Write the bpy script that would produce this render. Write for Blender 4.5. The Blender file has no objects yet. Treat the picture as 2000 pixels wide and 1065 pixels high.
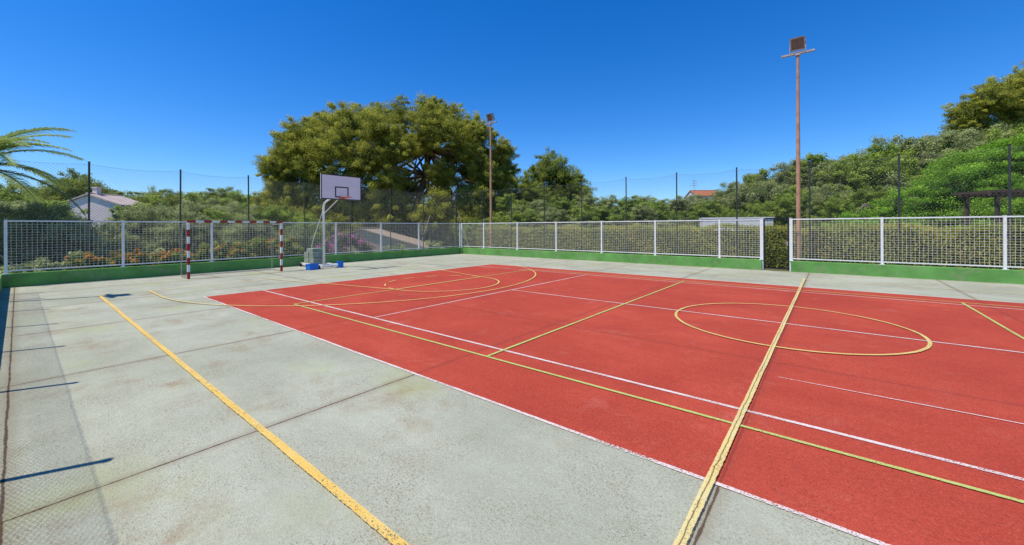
import bpy, math, random
import numpy as np
from mathutils import Vector, Matrix
random.seed(5)
rng = np.random.default_rng(11)
scene = bpy.context.scene
H0 = 1.8
# world frame: x = -u (u runs towards the goal end), y = v (across the court), z up
def C(u, v, z=0.0): return Vector((-u, v, z))
# survey frame: r metres to the side, d metres ahead of the station
def S(r, d, z=0.0): return Vector((.7805*r-.6252*d, .6252*r+.7805*d, z))
def sm(a, b, x):
    t = min(1, max(0, (x-a)/(b-a))); return t*t*(3-2*t)
def tz(x, y):
    u = -x
    return -0.06 - 2.5*sm(21.6, 27.0, u)

# ------------------------------------------------------------------ nodes
class NT:
    def __init__(s, mat):
        s.nt = mat.node_tree; s.nt.nodes.clear()
    def n(s, t, **k):
        nd = s.nt.nodes.new(t)
        for a, b in k.items(): setattr(nd, a, b)
        return nd
    def set(s, inp, val):
        if isinstance(val, bpy.types.NodeSocket): s.nt.links.new(val, inp)
        elif isinstance(val, bpy.types.Node): s.nt.links.new(val.outputs[0], inp)
        else:
            if isinstance(val, (tuple, list)) and len(val) == 3 and inp.type == 'RGBA': val = (*val, 1)
            inp.default_value = val
    def m(s, op, a, b=0.0, c=0.0):
        nd = s.n('ShaderNodeMath', operation=op)
        s.set(nd.inputs[0], a); s.set(nd.inputs[1], b); s.set(nd.inputs[2], c)
        return nd.outputs[0]
    def mr(s, v, a, b, c=0.0, d=1.0):
        nd = s.n('ShaderNodeMapRange'); nd.clamp = True
        for i, x in enumerate((v, a, b, c, d)): s.set(nd.inputs[i], x)
        return nd.outputs[0]
    def mix(s, f, a, b, mode='MIX'):
        nd = s.n('ShaderNodeMix', data_type='RGBA', blend_type=mode)
        s.set(nd.inputs[0], f); s.set(nd.inputs[6], a); s.set(nd.inputs[7], b)
        return nd.outputs[2]
    def noise(s, scale, detail=4, rough=.55, vec=None, dist=0.0):
        nd = s.n('ShaderNodeTexNoise')
        nd.inputs['Scale'].default_value = scale; nd.inputs['Detail'].default_value = detail
        nd.inputs['Roughness'].default_value = rough; nd.inputs['Distortion'].default_value = dist
        if vec is not None: s.nt.links.new(vec, nd.inputs['Vector'])
        return nd.outputs[0]
    def obj(s): return s.n('ShaderNodeTexCoord').outputs['Object']
    def bump(s, h, strength=.3, dist=.01):
        nd = s.n('ShaderNodeBump'); nd.inputs['Strength'].default_value = strength
        nd.inputs['Distance'].default_value = dist; s.set(nd.inputs['Height'], h); return nd.outputs[0]
    def pbr(s, col, rough=.6, metal=0.0, normal=None, spec=.5, out=True):
        p = s.n('ShaderNodeBsdfPrincipled')
        s.set(p.inputs['Base Color'], col); s.set(p.inputs['Roughness'], rough)
        p.inputs['Metallic'].default_value = metal
        p.inputs['Specular IOR Level'].default_value = spec
        if normal is not None: s.set(p.inputs['Normal'], normal)
        if out: s.out(p.outputs[0])
        return p.outputs[0]
    def out(s, sh):
        o = s.n('ShaderNodeOutputMaterial'); s.nt.links.new(sh, o.inputs[0])
def newmat(name):
    m = bpy.data.materials.new(name); m.use_nodes = True
    return m, NT(m)
def mat_paint(name, col, rough=.5, metal=0.0, var=.25, scale=6, bump=.15, dirt=None, dirt_amt=.5, spec=.4):
    m, t = newmat(name); o = t.obj()
    n1 = t.noise(scale, 6, .6, o); n2 = t.noise(scale*9, 3, .6, o)
    f = t.mr(n1, .3, .7)
    c = t.mix(f, tuple(x*(1-var) for x in col), tuple(min(1, x*(1+var*.4)) for x in col))
    if dirt:
        g = t.m('MULTIPLY', t.mr(t.noise(scale*1.7, 8, .7, o, .5), .52, .66), dirt_amt)
        c = t.mix(g, c, dirt)
    t.pbr(c, rough, metal, t.bump(n2, bump, .01), spec)
    return m
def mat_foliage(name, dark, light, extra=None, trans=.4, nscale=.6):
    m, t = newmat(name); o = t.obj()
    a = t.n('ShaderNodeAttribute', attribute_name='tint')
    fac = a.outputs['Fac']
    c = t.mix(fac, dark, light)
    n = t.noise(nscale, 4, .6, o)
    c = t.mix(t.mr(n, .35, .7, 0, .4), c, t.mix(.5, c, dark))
    if extra:
        c = t.mix(t.mr(fac, extra[0], extra[0]+.02), c, extra[1])
    p = t.pbr(c, .6, 0, None, .2, out=False)
    tr = t.n('ShaderNodeBsdfTranslucent'); t.set(tr.inputs[0], c)
    mx = t.n('ShaderNodeMixShader'); mx.inputs[0].default_value = trans
    t.nt.links.new(p, mx.inputs[1]); t.nt.links.new(tr.outputs[0], mx.inputs[2])
    t.out(mx.outputs[0]); return m

# --- court surfaces
def joints(t, o):
    sep = t.n('ShaderNodeSeparateXYZ'); t.nt.links.new(o, sep.inputs[0])
    x, y = sep.outputs[0], sep.outputs[1]
    wob = t.m('MULTIPLY', t.m('SUBTRACT', t.noise(1.6, 7, .8, o), .5), .035)
    def dist(c, off, sp):
        q = t.m('ADD', t.m('ADD', c, wob), off)
        q = t.m('FRACT', t.m('ADD', t.m('DIVIDE', q, sp), 100.5))
        return t.m('MULTIPLY', t.m('ABSOLUTE', t.m('SUBTRACT', q, .5)), sp)
    dd = t.m('MINIMUM', dist(x, .6, 3.37), dist(y, .07, 6.3))
    wdt = t.m('MULTIPLY', t.noise(7, 4, .7, o), .022)
    j = t.m('SUBTRACT', 1.0, t.mr(dd, t.m('SUBTRACT', wdt, .006), wdt))
    halo = t.m('SUBTRACT', 1.0, t.mr(dd, 0.0, .10))
    return j, halo, x, y
def court_mat(name, red):
    m, t = newmat(name); o = t.obj()
    j, halo, x, y = joints(t, o)
    big = t.noise(.45, 7, .62, o, .6); mid = t.noise(2.3, 8, .7, o, .3)
    str_ = t.n('ShaderNodeMapping'); str_.inputs['Scale'].default_value = (.25, 1.6, 1); t.nt.links.new(o, str_.inputs[0])
    streak = t.noise(1.3, 7, .65, str_.outputs[0], .4)
    pat = t.noise(1.0, 8, .72, o, .5); med = t.noise(9, 6, .75, o); med2 = t.noise(38, 5, .85, o)
    fine = t.noise(80, 3, .8, o); grit = t.noise(140, 2, .7, o)
    v = t.n('ShaderNodeTexVoronoi'); v.inputs['Scale'].default_value = 110; t.nt.links.new(o, v.inputs['Vector'])
    if red:
        c = t.mix(t.mr(big, .36, .64), (.405, .050, .029), (.53, .080, .044))
        c = t.mix(t.mr(streak, .42, .68, 0, .5), c, (.37, .050, .030))
        c = t.mix(t.mr(med, .42, .70, 0, .4), c, (.33, .043, .027))
        c = t.mix(t.m('MULTIPLY', t.mr(mid, .50, .72, 0, .40), t.mr(pat, .50, .62)), c, (.64, .24, .165))
        c = t.mix(t.mr(med2, .54, .66, 0, .55), c, (.24, .038, .025))
        c = t.mix(t.mr(med2, .46, .36, 0, .35), c, (.66, .13, .08))
        spk = t.m('MULTIPLY', t.mr(fine, .56, .62), t.mr(pat, .38, .62, .45, .95))
        c = t.mix(spk, c, (.15, .032, .022))
        c = t.mix(t.m('MULTIPLY', t.mr(grit, .60, .66), .5), c, (.66, .20, .13))
        c = t.mix(t.m('MULTIPLY', halo, .25), c, (.26, .048, .033))
        c = t.mix(t.m('MULTIPLY', j, .45), c, (.13, .04, .03))
    else:
        c = t.mix(t.mr(big, .36, .64), (.350, .362, .262), (.465, .475, .355))
        c = t.mix(t.mr(streak, .45, .70, 0, .5), c, (.325, .325, .235))
        c = t.mix(t.mr(med, .43, .71, 0, .35), c, (.30, .29, .20))
        c = t.mix(t.m('MULTIPLY', t.mr(mid, .46, .68, 0, .75), t.mr(t.noise(.7, 5, .6, o), .50, .62)), c, (.29, .19, .105))
        c = t.mix(t.m('MULTIPLY', t.mr(med2, .53, .64), t.mr(pat, .43, .60, .20, .8)), c, (.19, .13, .08))
        c = t.mix(t.mr(med2, .46, .36, 0, .4), c, (.56, .56, .44))
        spk = t.m('MULTIPLY', t.mr(fine, .55, .62), t.mr(pat, .43, .60, .28, 1.0))
        c = t.mix(spk, c, (.14, .088, .052))
        c = t.mix(t.m('MULTIPLY', t.mr(grit, .60, .66), .5), c, (.58, .57, .46))
        c = t.mix(t.m('MULTIPLY', t.mr(t.noise(.6, 4, .5, o), .58, .70), .4), c, (.36, .39, .15))
        c = t.mix(t.m('MULTIPLY', halo, .42), c, (.23, .155, .10))
        c = t.mix(t.m('MULTIPLY', j, .85), c, (.075, .042, .028))
    h = t.m('ADD', t.m('MULTIPLY', fine, .8), t.m('MULTIPLY', v.outputs[0], .6))
    h = t.m('SUBTRACT', h, t.m('MULTIPLY', j, 1.2))
    t.pbr(c, .94, 0, t.bump(h, .5, .010), .12)
    return m
def line_mat(name, col, col2, wear=.5, crack=False):
    m, t = newmat(name); o = t.obj()
    uv = t.n('ShaderNodeUVMap'); sep = t.n('ShaderNodeSeparateXYZ'); t.nt.links.new(uv.outputs[0], sep.inputs[0])
    a = sep.outputs[0]
    e = t.m('MULTIPLY', t.m('ABSOLUTE', t.m('SUBTRACT', a, .5)), 2.0)   # 0 centre .. 1 edge
    n = t.noise(28, 6, .7, o); n2 = t.noise(75, 4, .7, o); nb = t.noise(1.2, 6, .6, o)
    edge = t.m('SUBTRACT', 1.0, t.mr(t.m('ADD', e, t.m('MULTIPLY', t.m('SUBTRACT', n, .5), .55)), .74, .80))
    th = t.mr(nb, .35, .7, .28 + .1*wear, .34 + .28*wear)
    hole = t.mr(n2, th, t.m('ADD', th, .05))
    alpha = t.m('MULTIPLY', t.m('MULTIPLY', edge, hole), .93)
    c = t.mix(t.mr(t.noise(4, 6, .6, o), .3, .7), col, col2)
    if crack:
        q = t.m('ADD', t.m('SUBTRACT', a, .45), t.m('MULTIPLY', t.m('SUBTRACT', t.noise(3.5, 7, .75, o), .5), .6))
        k = t.m('SUBTRACT', 1.0, t.mr(t.m('ABSOLUTE', q), .03, .08))
        c = t.mix(t.m('MULTIPLY', k, .85), c, (.14, .08, .03))
    p = t.pbr(c, .8, 0, t.bump(t.noise(95, 3, .7, o), .45, .008), .2, out=False)
    tr = t.n('ShaderNodeBsdfTransparent'); mx = t.n('ShaderNodeMixShader')
    t.set(mx.inputs[0], alpha); t.nt.links.new(tr.outputs[0], mx.inputs[1]); t.nt.links.new(p, mx.inputs[2])
    t.out(mx.outputs[0]); return m

M = {}
M['grey'] = court_mat('weathered_grey_green_court', False)
M['red'] = court_mat('worn_red_court_paint', True)
M['yellow'] = line_mat('yellow_line_paint', (.76, .48, .09), (.80, .56, .18), .35)
M['yellowc'] = line_mat('cracked_yellow_line_paint', (.76, .58, .20), (.72, .62, .30), .4, True)
M['paleyellow'] = line_mat('pale_yellow_line_paint', (.72, .52, .14), (.68, .56, .22), .45)
M['whiteline'] = line_mat('white_line_paint', (.80, .70, .64), (.70, .54, .47), .55)
M['greenline'] = line_mat('lime_line_paint', (.46, .56, .15), (.52, .54, .18), .4)
M['whitepaint'] = mat_paint('white_metal_paint', (.84, .82, .77), .4, 0, .10, 5, .05, (.42, .30, .20), .3)
M['wire'] = mat_paint('pale_cream_wire', (.86, .80, .66), .5, 0, .2, 5, .03)
M['greenwall'] = mat_paint('green_wall_paint', (.15, .36, .085), .85, 0, .3, 1.5, .3, (.26, .31, .15), .7, .2)
M['darkpost'] = mat_paint('dark_green_metal', (.06, .065, .055), .5, .2, .3, 4, .05)
M['chain'] = mat_paint('dull_chain_wire', (.13, .14, .13), .55, .3, .2, 4, .0)
M['redpaint'] = mat_paint('red_metal_paint', (.36, .020, .020), .4, 0, .25, 7, .05)
M['black'] = mat_paint('black_metal', (.015, .015, .017), .45, 0, .2, 6, .05)
M['rust'] = mat_paint('rust_coloured_pole_paint', (.54, .29, .17), .6, 0, .25, 3, .1, (.28, .12, .06), .6)
M['galv'] = mat_paint('galvanised_metal', (.50, .43, .36), .5, .3, .3, 8, .05, (.30, .15, .08), .7)
M['glass'] = mat_paint('lamp_glass', (.22, .13, .10), .15, 0, .3, 6, .02, spec=.7)
M['board'] = mat_paint('off_white_backboard', (.92, .85, .80), .5, 0, .06, 3, .02)
M['rim'] = mat_paint('orange_rim_paint', (.60, .14, .04), .45)
M['concrete'] = mat_paint('concrete_block', (.30, .35, .27), .9, 0, .35, 5, .4, (.12, .13, .09), .5)
M['blue'] = mat_paint('blue_plastic', (.01, .18, .66), .4, 0, .25, 6, .05)
M['rubber'] = mat_paint('black_rubber', (.02, .02, .02), .8)
M['bark'] = mat_paint('pine_bark', (.26, .18, .12), .9, 0, .5, 5, .8)
M['bark2'] = mat_paint('grey_bark', (.15, .12, .09), .9, 0, .5, 5, .8)
M['stucco'] = mat_paint('pale_stucco', (.90, .74, .66), .9, 0, .08, 2, .2)
M['stuccot'] = mat_paint('tan_stucco', (.62, .47, .32), .9, 0, .2, 2, .2, (.4, .3, .2), .5)
M['stuccow'] = mat_paint('white_stucco', (.80, .76, .70), .9, 0, .12, 2, .2)
M['wood'] = mat_paint('dark_timber', (.085, .06, .04), .8, 0, .4, 5, .3)
M['window'] = mat_paint('window_glass', (.03, .04, .05), .1, 0, .1, 3, 0, spec=.8)

def tile_mat(name, col, sc=5):
    m, t = newmat(name); o = t.obj()
    w = t.n('ShaderNodeTexWave'); w.inputs['Scale'].default_value = sc; w.inputs['Distortion'].default_value = .6
    t.nt.links.new(o, w.inputs[0])
    n = t.noise(1.6, 6, .7, o)
    c = t.mix(t.mr(n, .3, .7), tuple(x*.65 for x in col), col)
    c = t.mix(t.m('MULTIPLY', w.outputs[1], .35), c, tuple(x*.4 for x in col))
    t.pbr(c, .85, 0, t.bump(w.outputs[1], .6, .05), .2); return m
M['rooftan'] = tile_mat('weathered_tan_roof_tiles', (.58, .44, .32))
M['roofpale'] = tile_mat('pale_pinkish_roof_tiles', (.78, .62, .54))
M['roofred'] = tile_mat('terracotta_roof_tiles', (.62, .22, .10))

def terrain_mat():
    m, t = newmat('dry_grass_and_soil'); o = t.obj()
    n = t.noise(.25, 8, .65, o); n2 = t.noise(3.5, 8, .7, o)
    c = t.mix(t.mr(n, .38, .62), (.20, .19, .09), (.13, .16, .055))
    c = t.mix(t.mr(n2, .45, .7, 0, .7), c, (.28, .23, .14))
    t.pbr(c, .95, 0, t.bump(n2, .8, .1), .1); return m
M['terrain'] = terrain_mat()

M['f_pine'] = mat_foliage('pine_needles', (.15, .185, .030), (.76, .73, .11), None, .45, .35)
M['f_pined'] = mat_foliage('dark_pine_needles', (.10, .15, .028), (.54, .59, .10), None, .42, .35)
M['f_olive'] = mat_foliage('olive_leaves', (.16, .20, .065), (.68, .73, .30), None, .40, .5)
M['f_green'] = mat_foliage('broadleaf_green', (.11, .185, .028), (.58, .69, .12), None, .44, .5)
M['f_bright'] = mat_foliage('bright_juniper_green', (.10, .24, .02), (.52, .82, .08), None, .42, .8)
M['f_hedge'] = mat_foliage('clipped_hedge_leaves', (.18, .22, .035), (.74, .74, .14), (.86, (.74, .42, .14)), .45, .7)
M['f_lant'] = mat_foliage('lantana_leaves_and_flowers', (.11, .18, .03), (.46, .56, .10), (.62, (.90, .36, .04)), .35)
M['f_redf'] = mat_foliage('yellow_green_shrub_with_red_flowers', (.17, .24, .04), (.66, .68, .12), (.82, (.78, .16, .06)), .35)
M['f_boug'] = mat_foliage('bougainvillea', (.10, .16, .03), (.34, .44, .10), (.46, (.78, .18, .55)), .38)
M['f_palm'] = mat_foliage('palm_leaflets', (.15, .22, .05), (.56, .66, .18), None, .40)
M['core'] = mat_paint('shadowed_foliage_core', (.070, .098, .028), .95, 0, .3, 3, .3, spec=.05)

# ------------------------------------------------------------------ mesh tools
class MB:
    def __init__(s): s.v = []; s.f = []; s.m = []
    def add(s, vs, fs, mi=0):
        b = len(s.v); s.v += [tuple(v) for v in vs]
        s.f += [tuple(i+b for i in f) for f in fs]; s.m += [mi]*len(fs)
    def box(s, c, size, mi=0, R=None):
        c = Vector(c); hx, hy, hz = (x/2 for x in size)
        vs = [Vector((sx*hx, sy*hy, sz*hz)) for sx in (-1, 1) for sy in (-1, 1) for sz in (-1, 1)]
        if R is not None: vs = [R @ v for v in vs]
        s.add([v+c for v in vs], [(0,1,3,2),(4,6,7,5),(0,4,5,1),(2,3,7,6),(0,2,6,4),(1,5,7,3)], mi)
    def bar(s, p1, p2, w, h=None, mi=0, n=4):
        h = h or w; p1 = Vector(p1); p2 = Vector(p2); d = (p2-p1).normalized()
        up = Vector((0,0,1)) if abs(d.z) < .95 else Vector((1,0,0))
        a = d.cross(up).normalized(); b = a.cross(d)
        if n == 4: off = [(-.5,-.5),(.5,-.5),(.5,.5),(-.5,.5)]
        else: off = [(.5*math.cos(2*math.pi*i/n), .5*math.sin(2*math.pi*i/n)) for i in range(n)]
        vs = [p1+a*x*w+b*y*h for x, y in off]+[p2+a*x*w+b*y*h for x, y in off]
        fs = [(i, (i+1) % n, n+(i+1) % n, n+i) for i in range(n)]+[tuple(range(n))[::-1], tuple(range(n, 2*n))]
        s.add(vs, fs, mi)
    def tube(s, pts, rad, n=8, mi=0):
        pts = [Vector(p) for p in pts]; b = len(s.v); ref = Vector((.3, 1, .1)).normalized()
        for i, p in enumerate(pts):
            d = (pts[min(i+1, len(pts)-1)]-pts[max(i-1, 0)]).normalized()
            a = d.cross(ref).normalized(); c = a.cross(d)
            for k in range(n):
                an = 2*math.pi*k/n; q = p+(a*math.cos(an)+c*math.sin(an))*rad[i]; s.v.append(tuple(q))
        for i in range(len(pts)-1):
            for k in range(n):
                s.f.append((b+i*n+k, b+i*n+(k+1) % n, b+(i+1)*n+(k+1) % n, b+(i+1)*n+k)); s.m.append(mi)
        s.f.append(tuple(b+k for k in range(n))[::-1]); s.m.append(mi)
        s.f.append(tuple(b+(len(pts)-1)*n+k for k in range(n))); s.m.append(mi)
def mesh_of(mb, name, mats, base=(0,0,0), smooth=False):
    me = bpy.data.meshes.new(name); B = Vector(base)
    me.from_pydata([Vector(v)-B for v in mb.v], [], mb.f)
    for m in mats: me.materials.append(m)
    me.polygons.foreach_set('material_index', mb.m)
    if smooth: me.polygons.foreach_set('use_smooth', [True]*len(me.polygons))
    me.update(); return me
def link(o): scene.collection.objects.link(o); return o
def meta(o, label=None, cat=None, group=None, kind=None):
    if label: o['label'] = label
    if cat: o['category'] = cat
    if group: o['group'] = group
    if kind: o['kind'] = kind
    return o
def empty(name, base, label, cat, group=None):
    o = bpy.data.objects.new(name, None); o.location = base; o.empty_display_size = .2
    return meta(link(o), label, cat, group)
def part(name, mb, mats, parent, base=(0,0,0), smooth=False, bevel=0, label=None):
    if not isinstance(mats, (list, tuple)): mats = [mats]
    o = link(bpy.data.objects.new(name, mesh_of(mb, name, mats, base, smooth)))
    o.parent = parent
    if bevel:
        b = o.modifiers.new('bevel', 'BEVEL'); b.width = bevel; b.segments = 2; b.limit_method = 'ANGLE'
    if label: o['label'] = label
    return o
def single(name, mb, mats, base, label=None, cat=None, group=None, kind=None, smooth=False, bevel=0):
    if not isinstance(mats, (list, tuple)): mats = [mats]
    o = link(bpy.data.objects.new(name, mesh_of(mb, name, mats, base, smooth))); o.location = base
    if bevel:
        b = o.modifiers.new('bevel', 'BEVEL'); b.width = bevel; b.segments = 2; b.limit_method = 'ANGLE'
    return meta(o, label, cat, group, kind)

# ------------------------------------------------------------------ ground
def axis(a, b, fine, far):
    xs = list(np.arange(a, b+1e-6, fine)); st = fine; x = b
    while x < far: st *= 1.35; x += st; xs.append(x)
    st = fine; x = a
    while x > -far: st *= 1.35; x -= st; xs.insert(0, x)
    return xs
xs = axis(-60, 30, 1.5, 1500); ys = axis(-20, 60, 2.0, 1500)
g = MB()
for x in xs:
    for y in ys:
        z = tz(x, y)
        if -x > 22 or y > 24 or y < -4: z += .25*(math.sin(x*.37+y*.21)+math.sin(y*.31-x*.17))
        if -21.6 < x < 11 and -1.5 < y < 23: z = -.06
        g.v.append((x, y, z))
ny = len(ys)
for i in range(len(xs)-1):
    for k in range(ny-1):
        g.f.append((i*ny+k, (i+1)*ny+k, (i+1)*ny+k+1, i*ny+k+1)); g.m.append(0)
single('ground', g, M['terrain'], (0,0,0), kind='structure', smooth=True)

g = MB(); g.box(C(4.9, 9.2, -.05), (29.8, 19.7, .1)); 
single('court_floor', g, M['grey'], (0,0,0), kind='structure')
RE, RF = 12.8, 14.4
g = MB(); g.add([C(RE,3.05,.004), C(RE,RF,.004), C(-9.5,RF,.004), C(-9.5,3.05,.004)], [(0,1,2,3)])
o = single('red_court_surface', g, M['red'], (0,0,0), kind='structure')
if o.data.polygons[0].normal.z < 0: o.data.flip_normals()

zline = [.008]
def line(pts, w, mat, dash=None):
    """painted strip following court points (u,v)"""
    z = zline[0]; zline[0] += .0008
    P = [pts[0]]
    for a, b in zip(pts[:-1], pts[1:]):
        L = math.dist(a, b); n = max(1, int(L/.5))
        for i in range(1, n+1): P.append((a[0]+(b[0]-a[0])*i/n, a[1]+(b[1]-a[1])*i/n))
    w = w*1.25
    me = bpy.data.meshes.new('painted_line'); vs = []
    for i, p in enumerate(P):
        a = P[max(0, i-1)]; b = P[min(len(P)-1, i+1)]
        dx, dy = b[0]-a[0], b[1]-a[1]; L = math.hypot(dx, dy); nx, ny_ = -dy/L, dx/L
        ww = w*(1+random.uniform(-.05, .05)); jt = random.uniform(-.003, .003)
        for s_ in (-.5, .5):
            vs.append(C(p[0]+nx*(ww*s_+jt), p[1]+ny_*(ww*s_+jt), z))
    fs = [(2*i, 2*i+1, 2*i+3, 2*i+2) for i in range(len(P)-1) if not (dash and (i//dash[0]) % 2)]
    me.from_pydata(vs, [], fs); me.materials.append(mat)
    uvl = me.uv_layers.new(name='UVMap')
    for poly in me.polygons:
        for li in poly.loop_indices:
            vi = me.loops[li].vertex_index
            uvl.data[li].uv = (vi % 2, (vi//2)*.5)
    me.update()
    if me.polygons[0].normal.z < 0: me.flip_normals()
    meta(link(bpy.data.objects.new('painted_line', me)), kind='structure')
def arc(cu, cv, R, a0, a1, n=60):
    return [(cu+R*math.cos(math.radians(a0+(a1-a0)*i/n)), cv+R*math.sin(math.radians(a0+(a1-a0)*i/n))) for i in range(n+1)]
W, Y, PY, G = M['whiteline'], M['yellow'], M['paleyellow'], M['greenline']
line([(-9, 3.03), (RE+.03, 3.05)], .04, W)
line([(-9, RF+.01), (RE+.03, RF+.01)], .04, W)
line([(RE+.01, 3.05), (RE+.01, RF)], .025, W)
line([(-9, 4.42), (RE, 4.42)], .048, W)
line([(-9, 13.28), (RE, 13.28)], .05, W)
line([(-6, 8.8), (7.08, 8.8)], .045, W)
line([(7.08, 4.42), (7.08, 13.28)], .045, W)
line([(-6, 5.68), (.48, 5.63)], .018, W)
line([(-9, 4.05), (9.82, 4.05)], .042, G)
line([(-9, 13.62), (9.82, 13.62)], .045, G)
line([(9.82, 4.05), (9.82, 13.62)], .045, G)
line([(3.7, 4.05), (3.7, 13.62)], .045, G)
line([(-2.38, 4.05), (-2.38, 13.62)], .045, G)
line([(-9, 1.33), (15.3, 1.36)], .062, Y)
line([(-9, 16.3), (15.3, 16.3)], .045, PY)
line([(15.3, 1.36), (15.3, 16.3)], .045, PY)
line(arc(.65, 8.84, 1.85, 0, 360, 90), .05, PY)
line([(15.3, 2.35)]+[(13.75+(15.3-13.75)*(1-i/4), 2.35) for i in range(1, 4)]+arc(13.75, 8.6, 6.25, 270, 90, 90)+[(15.3, 14.85)], .05, PY)
line([(15.3, 5.55), (9.75, 6.8)], .05, PY)
line([(15.3, 11.65), (9.75, 10.4)], .05, PY)
line([(9.75, 6.8), (9.75, 10.4)], .05, PY)
line(arc(9.75, 8.6, 1.8, 90, 270, 40), .05, PY)
line(arc(9.75, 8.6, 1.8, -90, 90, 26), .05, PY, dash=(2,))
line([(.66, -.1), (.65, 16.6)], .062, M['yellowc'])

# ------------------------------------------------------------------ low walls
WH = .42
def wall(name, x0, x1, y0, y1, label):
    g = MB(); g.box(((x0+x1)/2, (y0+y1)/2, WH/2-.05), (abs(x1-x0), abs(y1-y0), WH+.1))
    return single(name, g, M['greenwall'], ((x0+x1)/2, (y0+y1)/2, 0), label, 'wall', bevel=.012)
WU, WV, NV = 19.75, 19.0, -.18
wall('low_wall', -WU-.26, -WU, -.57, WV+.26, 'low green painted kerb wall under the white fence behind the goal')
wall('low_wall', -WU+.003, -2.16, WV, WV+.26, 'long low green painted kerb wall beside the clipped hedge')
wall('low_wall', -1.18, 9.8, WV, WV+.26, 'low green painted kerb wall beyond the black gate')
wall('low_wall', -WU+.003, 9.8, -.57, -.31, 'low green painted kerb wall along the near sideline')

# ------------------------------------------------------------------ white fences
FT = 2.08
def fence(a, b, stations, label):
    a = Vector(a); b = Vector(b); d = (b-a).normalized(); L = (b-a).length
    E = empty('metal_fence', a, label, 'fence', 'white fences around the court')
    ang = math.atan2(d.y, d.x); R = Matrix.Rotation(ang, 3, 'Z')
    g = MB(); g.box((0,0,(FT+WH)/2+.01), (.07, .06, FT-WH+.02)); g.box((0,0,WH+.008), (.14, .12, .016))
    pm = mesh_of(g, 'post', [M['whitepaint']])
    for s_ in stations:
        o = link(bpy.data.objects.new('post', pm)); o.parent = E; o.location = d*s_; o.rotation_euler = (0,0,ang)
    for nm, z, hh in (('top_rail', FT-.02, .045), ('bottom_rail', WH+.09, .04)):
        g = MB()
        for s0, s1 in zip(stations[:-1], stations[1:]):
            g.bar(d*(s0+.036)+Vector((0,0,z)), d*(s1-.036)+Vector((0,0,z)), .045, hh)
        part(nm, g, M['whitepaint'], E)
    g = MB(); z0, z1 = WH+.112, FT-.044
    for s0, s1 in zip(stations[:-1], stations[1:]):
        n = max(2, round((s1-s0)/.105))
        for i in range(1, n):
            p = d*(s0+(s1-s0)*i/n); g.bar(p+Vector((0,0,z0)), p+Vector((0,0,z1)), .0062)
        m = 18
        for i in range(1, m):
            z = z0+(z1-z0)*i/m
            g.bar(d*(s0+.036)+Vector((0,0,z))+R@Vector((0,.007,0)), d*(s1-.036)+Vector((0,0,z))+R@Vector((0,.007,0)), .0062)
    part('wire_grid', g, M['wire'], E)
    return E
fu, fv, fn = WU+.12, WV+.12, NV-.12
fence(C(fu, fn), C(fu, fv), [v-fn for v in [fn+.06, 2.37, 5.0, 7.63, 10.26, 12.9, 15.55, fv-.06]],
      'white welded grid fence panels on the green wall behind the goal')
fence(C(fu, fv), C(2.12, fv), [fu-u for u in [fu-.10, 17.7, 14.9, 12.1, 9.3, 6.51, 3.73, 2.19]],
      'white welded grid fence running from the corner to the gate')
fence(C(1.2, fv), C(-9.7, fv), [1.14-u for u in [1.10, -1.52, -4.31, -7.1, -9.7]],
      'white welded grid fence beyond the black gate')

# ------------------------------------------------------------------ gate
gb = C(1.66, fv)
E = empty('gate', gb, 'narrow black metal mesh gate between the green walls', 'gate')
g = MB(); x0, x1 = -2.10, -1.24; y = fv
for x in (x0+.025, x1-.025): g.box((x, y, 1.06), (.05, .04, 2.06))
for z in (.09, 2.11): g.box(((x0+x1)/2, y, z), (x1-x0-.10, .036, .05))
part('frame', g, M['black'], E, gb)
g = MB()
for i in range(1, 8): xx = x0+.05+(x1-x0-.1)*i/8; g.bar((xx, y, .11), (xx, y, 2.09), .007)
for i in range(1, 18): z = .1+(2.0)*i/18; g.bar((x0+.05, y-.007, z), (x1-.05, y-.007, z), .007)
part('mesh_panel', g, M['black'], E, gb)
g = MB(); g.box((x1-.06, y-.05, 1.1), (.05, .04, .16)); g.bar((x1-.06, y-.08, 1.12), (x1-.17, y-.08, 1.12), .02)
part('handle', g, M['galv'], E, gb)
g = MB(); g.box((0,0,1.05), (.055, .06, 2.1)); g.box((0,0,2.11), (.07,.07,.02))
pm = mesh_of(g, 'gate_post', [M['whitepaint']])
for xx in (-2.135, -1.2):
    o = link(bpy.data.objects.new('post', pm)); o.parent = E; o.location = Vector((xx, fv, 0))-gb

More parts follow.
